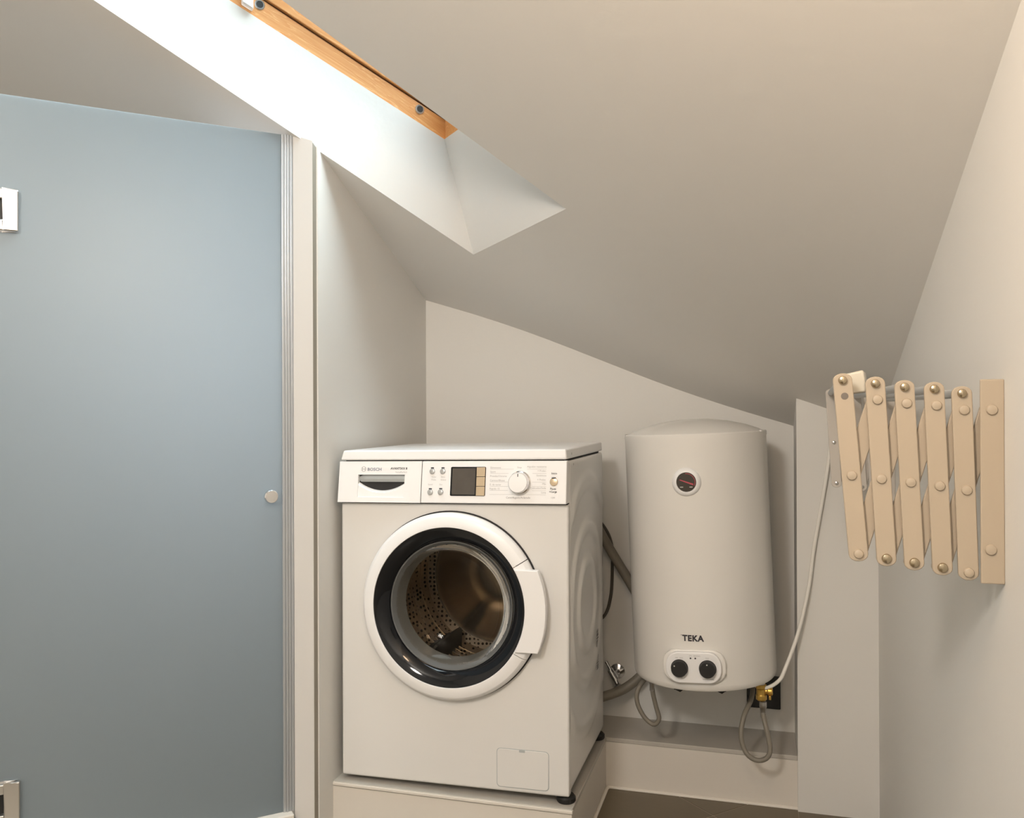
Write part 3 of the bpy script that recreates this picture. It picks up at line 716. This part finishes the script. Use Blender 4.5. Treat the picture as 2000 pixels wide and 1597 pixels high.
tp = empty('angle_valve', (-0.440, YB, 0.285))
tag(tp, 'small chrome angle valve low on the back wall beside the washing machine', 'tap')
Y_ = lambda p: (0.012 + p[0], -p[2], p[1])
MB(Y_).lathe([(0.024, 0.0), (0.023, 0.004), (0.014, 0.009), (0.010, 0.010), (0.010, 0.042), (0, 0.042)], 28).build('wall_flange', CHROME, tp)
MB().tube([(-0.016, -0.045, 0.040), (0.004, -0.045, 0.006)], 0.0055, 12).tube([(-0.004, -0.045, 0.016), (0.014, -0.045, -0.014)], 0.010, 12).tube([(0.010, -0.045, -0.010), (0.023, -0.045, -0.034)], 0.0075, 12).build('valve_body', CHROME, tp)
MB().tube([(0.018, -0.045, -0.030), (0.027, -0.045, -0.046)], 0.0115, 8).build('hose_nut', SATIN, tp)
so = empty('wall_socket', (0.008, YB, 0.258))
tag(so, 'square black wall socket low on the back wall behind the brass valve', 'socket')
MB(lambda p: (p[0], -p[2], p[1])).prism(rrect(-0.048, 0.048, -0.048, 0.048, 0.003, 3), 0.0, 0.009).build('frame', BLACKS, so, bevel=0.0015)
MB(lambda p: (p[0], -p[2], p[1])).lathe([(0.027, 0.0088), (0.026, 0.0105), (0.022, 0.0105), (0.0215, 0.0095), (0, 0.0095)], 32).build('insert', BLACKM, so)

# ------------------------------------------------------------------ folding drying rack on the right wall
rk = empty('drying_rack', (XW, 1.27, 1.0))
tag(rk, 'beige concertina wall drying rack with crossed flat bars on right wall', 'drying rack')
def RK(p): return (p[0] - XW, p[1] - 1.27, p[2] - 1.0)
def bar(p, q, w, y0, th, m, e0=0.0095, e1=0.0105, name='bar', bev=0.0012):
    P, Q = Vector(p), Vector(q); d = (Q - P).normalized(); s = Vector((-d.y, d.x)); Lh = (Q - P).length
    poly = []
    r = w / 2 * 0.80
    pts = []
    for k in range(9):
        t = PI * k / 8; pts.append((-e0 + (r if 0 else 0) + (0.009 - 0.009 * math.sin(t)), w / 2 * math.cos(t) if 0 < k < 8 else (w / 2 if k == 0 else -w / 2)))
    for k in range(9):
        t = PI * k / 8; pts.append((Lh + e1 - (0.009 - 0.009 * math.sin(t)), -(w / 2 * math.cos(t)) if 0 < k < 8 else (-w / 2 if k == 0 else w / 2)))
    b = MB(lambda v: RK((v[0], v[2], v[1])))
    vs = [(P + d * a + s * c) for a, c in pts]
    b.prism([(v.x, v.y) for v in vs], y0, y0 + th)
    return b.build(name, m, rk, bevel=bev)
def rivet(x, z, y, r, m, parent=rk, h=0.0035, name='rivet'):
    b = MB(lambda v: RK((x + v[0], y - v[2], z + v[1])))
    return b.lathe([(r, -0.001), (r, h * 0.35), (r * 0.86, h * 0.8), (r * 0.5, h), (0, h * 1.05)], 18).build(name, m, parent)
Tn = [(0.108, 1.133), (0.149, 1.128), (0.185, 1.123), (0.221, 1.120), (0.254, 1.114)]
Mn = [(0.119, 1.005), (0.156, 1.001), (0.192, 0.997), (0.227, 0.993), (0.259, 0.988)]
Bn = [(0.127, 0.900), (0.162, 0.895), (0.196, 0.891), (0.230, 0.886), (0.261, 0.881)]
Hn = [(t[0] + 0.0025, t[1] - 0.0215) for t in Tn]
NY = 1.258
HOLE = mat('open_hole', (0.16, 0.14, 0.12), 0.6, vary=0.1)
for i in range(5):
    b = bar(Tn[i], Bn[i], 0.0245, NY, 0.006, BEIGE)
    if i == 0:                                   # this bar is cut square at its foot
        pass
    rivet(*Tn[i], NY, 0.0058, BRONZE, b, 0.0055, 'screw')
    rivet(*Mn[i], NY, 0.0066, BEIGE, b)
    if i: rivet(*Hn[i], NY, 0.0066, BEIGE, b)
    else: rivet(*Hn[i], NY, 0.0048, HOLE, b, 0.0002, 'screw_hole')
    rivet(*Bn[i], NY, 0.0064, BRONZE if 0 < i < 4 else BEIGE, b, 0.0045)
plb = (0.288, 1.092)
for i in range(5):
    top = Hn[i + 1] if i < 4 else plb
    bot = Bn[i - 1] if i else Mn[0]
    bar(top, bot, 0.0235, NY + 0.0085, 0.005, BEIGE, name='bar')
wp = MB(RK).box(0.2745, XW, NY - 0.004, NY + 0.000, 0.868, 1.132).box(XW - 0.004, XW, NY, NY + 0.032, 0.868, 1.132).build('wall_plate', BEIGE, rk, smooth=False, bevel=0.0015)
rivet(0.2880, 1.0925, NY - 0.004, 0.0070, BEIGE, wp); rivet(0.2860, 0.912, NY - 0.004, 0.0070, BEIGE, wp)
# far arm
FYY = 2.20
Tf = [(0.162 + 0.028 * i, 1.133 - 0.004 * i) for i in range(5)]
Mf = [(0.169 + 0.028 * i, 1.016 - 0.004 * i) for i in range(5)]
Bf = [(0.1745 + 0.028 * i, 0.920 - 0.004 * i) for i in range(5)]
for i in range(5):
    b = bar(Tf[i], Bf[i], 0.0225, FYY, 0.005, GREYBAR)
    rivet(*Mf[i], FYY, 0.0045, SATIN, b); rivet(*Bf[i], FYY, 0.0045, SATIN, b); rivet(*Tf[i], FYY, 0.0045, SATIN, b)
for i in range(5):
    top = (Tf[i + 1][0] + 0.002, Tf[i + 1][1] - 0.021) if i < 4 else (0.291, 1.095)
    bot = Bf[i - 1] if i else Mf[0]
    bar(top, bot, 0.0215, FYY + 0.0065, 0.005, GREYBAR)
MB(RK).box(0.282, XW, FYY - 0.002, FYY + 0.030, 0.880, 1.122).build('wall_plate', GREYBAR, rk, smooth=False, bevel=0.0015)
for i in range(5):
    MB(RK).tube([(Tn[i][0], NY + 0.006, Tn[i][1]), (Tf[i][0], FYY, Tf[i][1])], 0.0062, 12).build('rod', RODM, rk)
# cream plastic end piece behind the outermost bar
ec = MB(RK)
vs = [(0.103, 1.300, 1.112), (0.141, 1.285, 1.117), (0.148, 1.330, 1.119), (0.112, 1.345, 1.114), (0.100, 1.300, 1.1395), (0.137, 1.285, 1.148), (0.145, 1.330, 1.147), (0.110, 1.345, 1.140)]
ec.add(vs, [(0, 3, 2, 1), (4, 5, 6, 7), (0, 1, 5, 4), (1, 2, 6, 5), (2, 3, 7, 6), (3, 0, 4, 7)]).build('end_cap', CREAM, rk, bevel=0.003)

# ------------------------------------------------------------------ frosted shower door
G0 = (-1.1295, 1.9565)
gdr = empty('shower_door', (G0[0], G0[1], 0.0), (0, 0, math.radians(44)))
tag(gdr, 'frosted blue-grey glass shower door with chrome hinges and round knob', 'shower door')
MB().box(-0.66, -0.012, -0.004, 0.004, 0.10, 1.783).build('glass_panel', FROST, gdr, smooth=False, bevel=0.001)
sl = MB()
sl.box(-0.0215, -0.0150, -0.0085, 0.0085, 0.10, 1.7835).box(-0.0140, -0.0085, -0.0100, 0.0085, 0.10, 1.7835)
sl.box(-0.0075, -0.0010, -0.0080, 0.0085, 0.10, 1.7835).box(-0.0005, 0.0055, -0.0105, 0.0085, 0.10, 1.7835).box(-0.021, 0.005, -0.0065, 0.008, 0.10, 1.783)
sl.build('closing_profile', ALU, gdr, smooth=False, bevel=0.0012)
for z0, m in ((1.4855, CHROME), (0.2060, SATIN)):
    hb = MB()
    x0, x1 = -0.700, -0.5905
    o1 = rrect(x0, x1, z0, z0 + 0.09, 0.004, 3)
    hb.T = lambda p: (p[0], -0.004 - p[2], p[1])
    hb.box(x0, -0.668, z0, z0 + 0.09, 0.0, 0.014).box(-0.6195, x1, z0, z0 + 0.09, 0.0, 0.014).box(-0.668, -0.6195, z0 + 0.068, z0 + 0.09, 0.0, 0.014).box(-0.668, -0.6195, z0, z0 + 0.024, 0.0, 0.014)
    h_ = hb.build('hinge', m, gdr, smooth=False, bevel=0.0025)
    MB(lambda p: (p[0], -0.004 - p[2], p[1])).box(-0.668, -0.6195, z0 + 0.024, z0 + 0.068, 0.0, 0.003).build('hinge_slot', BLACKM, h_, smooth=False)
    MB(lambda p: (p[0], 0.004 + p[2], p[1])).box(x0, x1, z0, z0 + 0.09, 0.0, 0.012).build('back_plate', m, h_, smooth=False, bevel=0.002)
MB().box(-1.30, -0.664, -0.004, 0.004, 0.10, 1.783).build('fixed_panel', FROST, gdr, smooth=False, bevel=0.001)
MB(lambda p: (-0.0535 + p[0], -0.004 - p[2], 0.886 + p[1])).lathe([(0.009, 0.0), (0.009, 0.010), (0.0150, 0.014), (0.0165, 0.018), (0.0165, 0.026), (0.0145, 0.0285), (0, 0.0290)], 36).build('knob', CHROME, gdr)
MB().box(-1.30, 0.0, -0.03, 0.03, 0.0, 0.10).build('threshold', PLINTH, gdr, smooth=False, bevel=0.003)

# labels of parts that look unlike the rest of their thing
for o in bpy.data.objects:
    if o.parent is None: continue
    k = o.name.split('.')[0]
    lab = {'hinge': 'chrome square hinge', 'tinted_ring': 'black glossy ring around the door glass', 'safety_valve': 'brass safety valve', 'touch_key': 'pale amber touch key',
           'program_knob': 'chrome and white programme knob', 'foot': 'round black rubber foot', 'end_cap': 'cream plastic end piece', 'thermometer': 'round thermometer with red needle',
           'rod': 'grey metal hanging rod', 'drum': 'perforated steel drum'}.get(k)
    if k == 'knob': lab = 'black round control knob' if o.parent.name.startswith('control_box') else 'round chrome door knob'
    if lab: o['label'] = lab
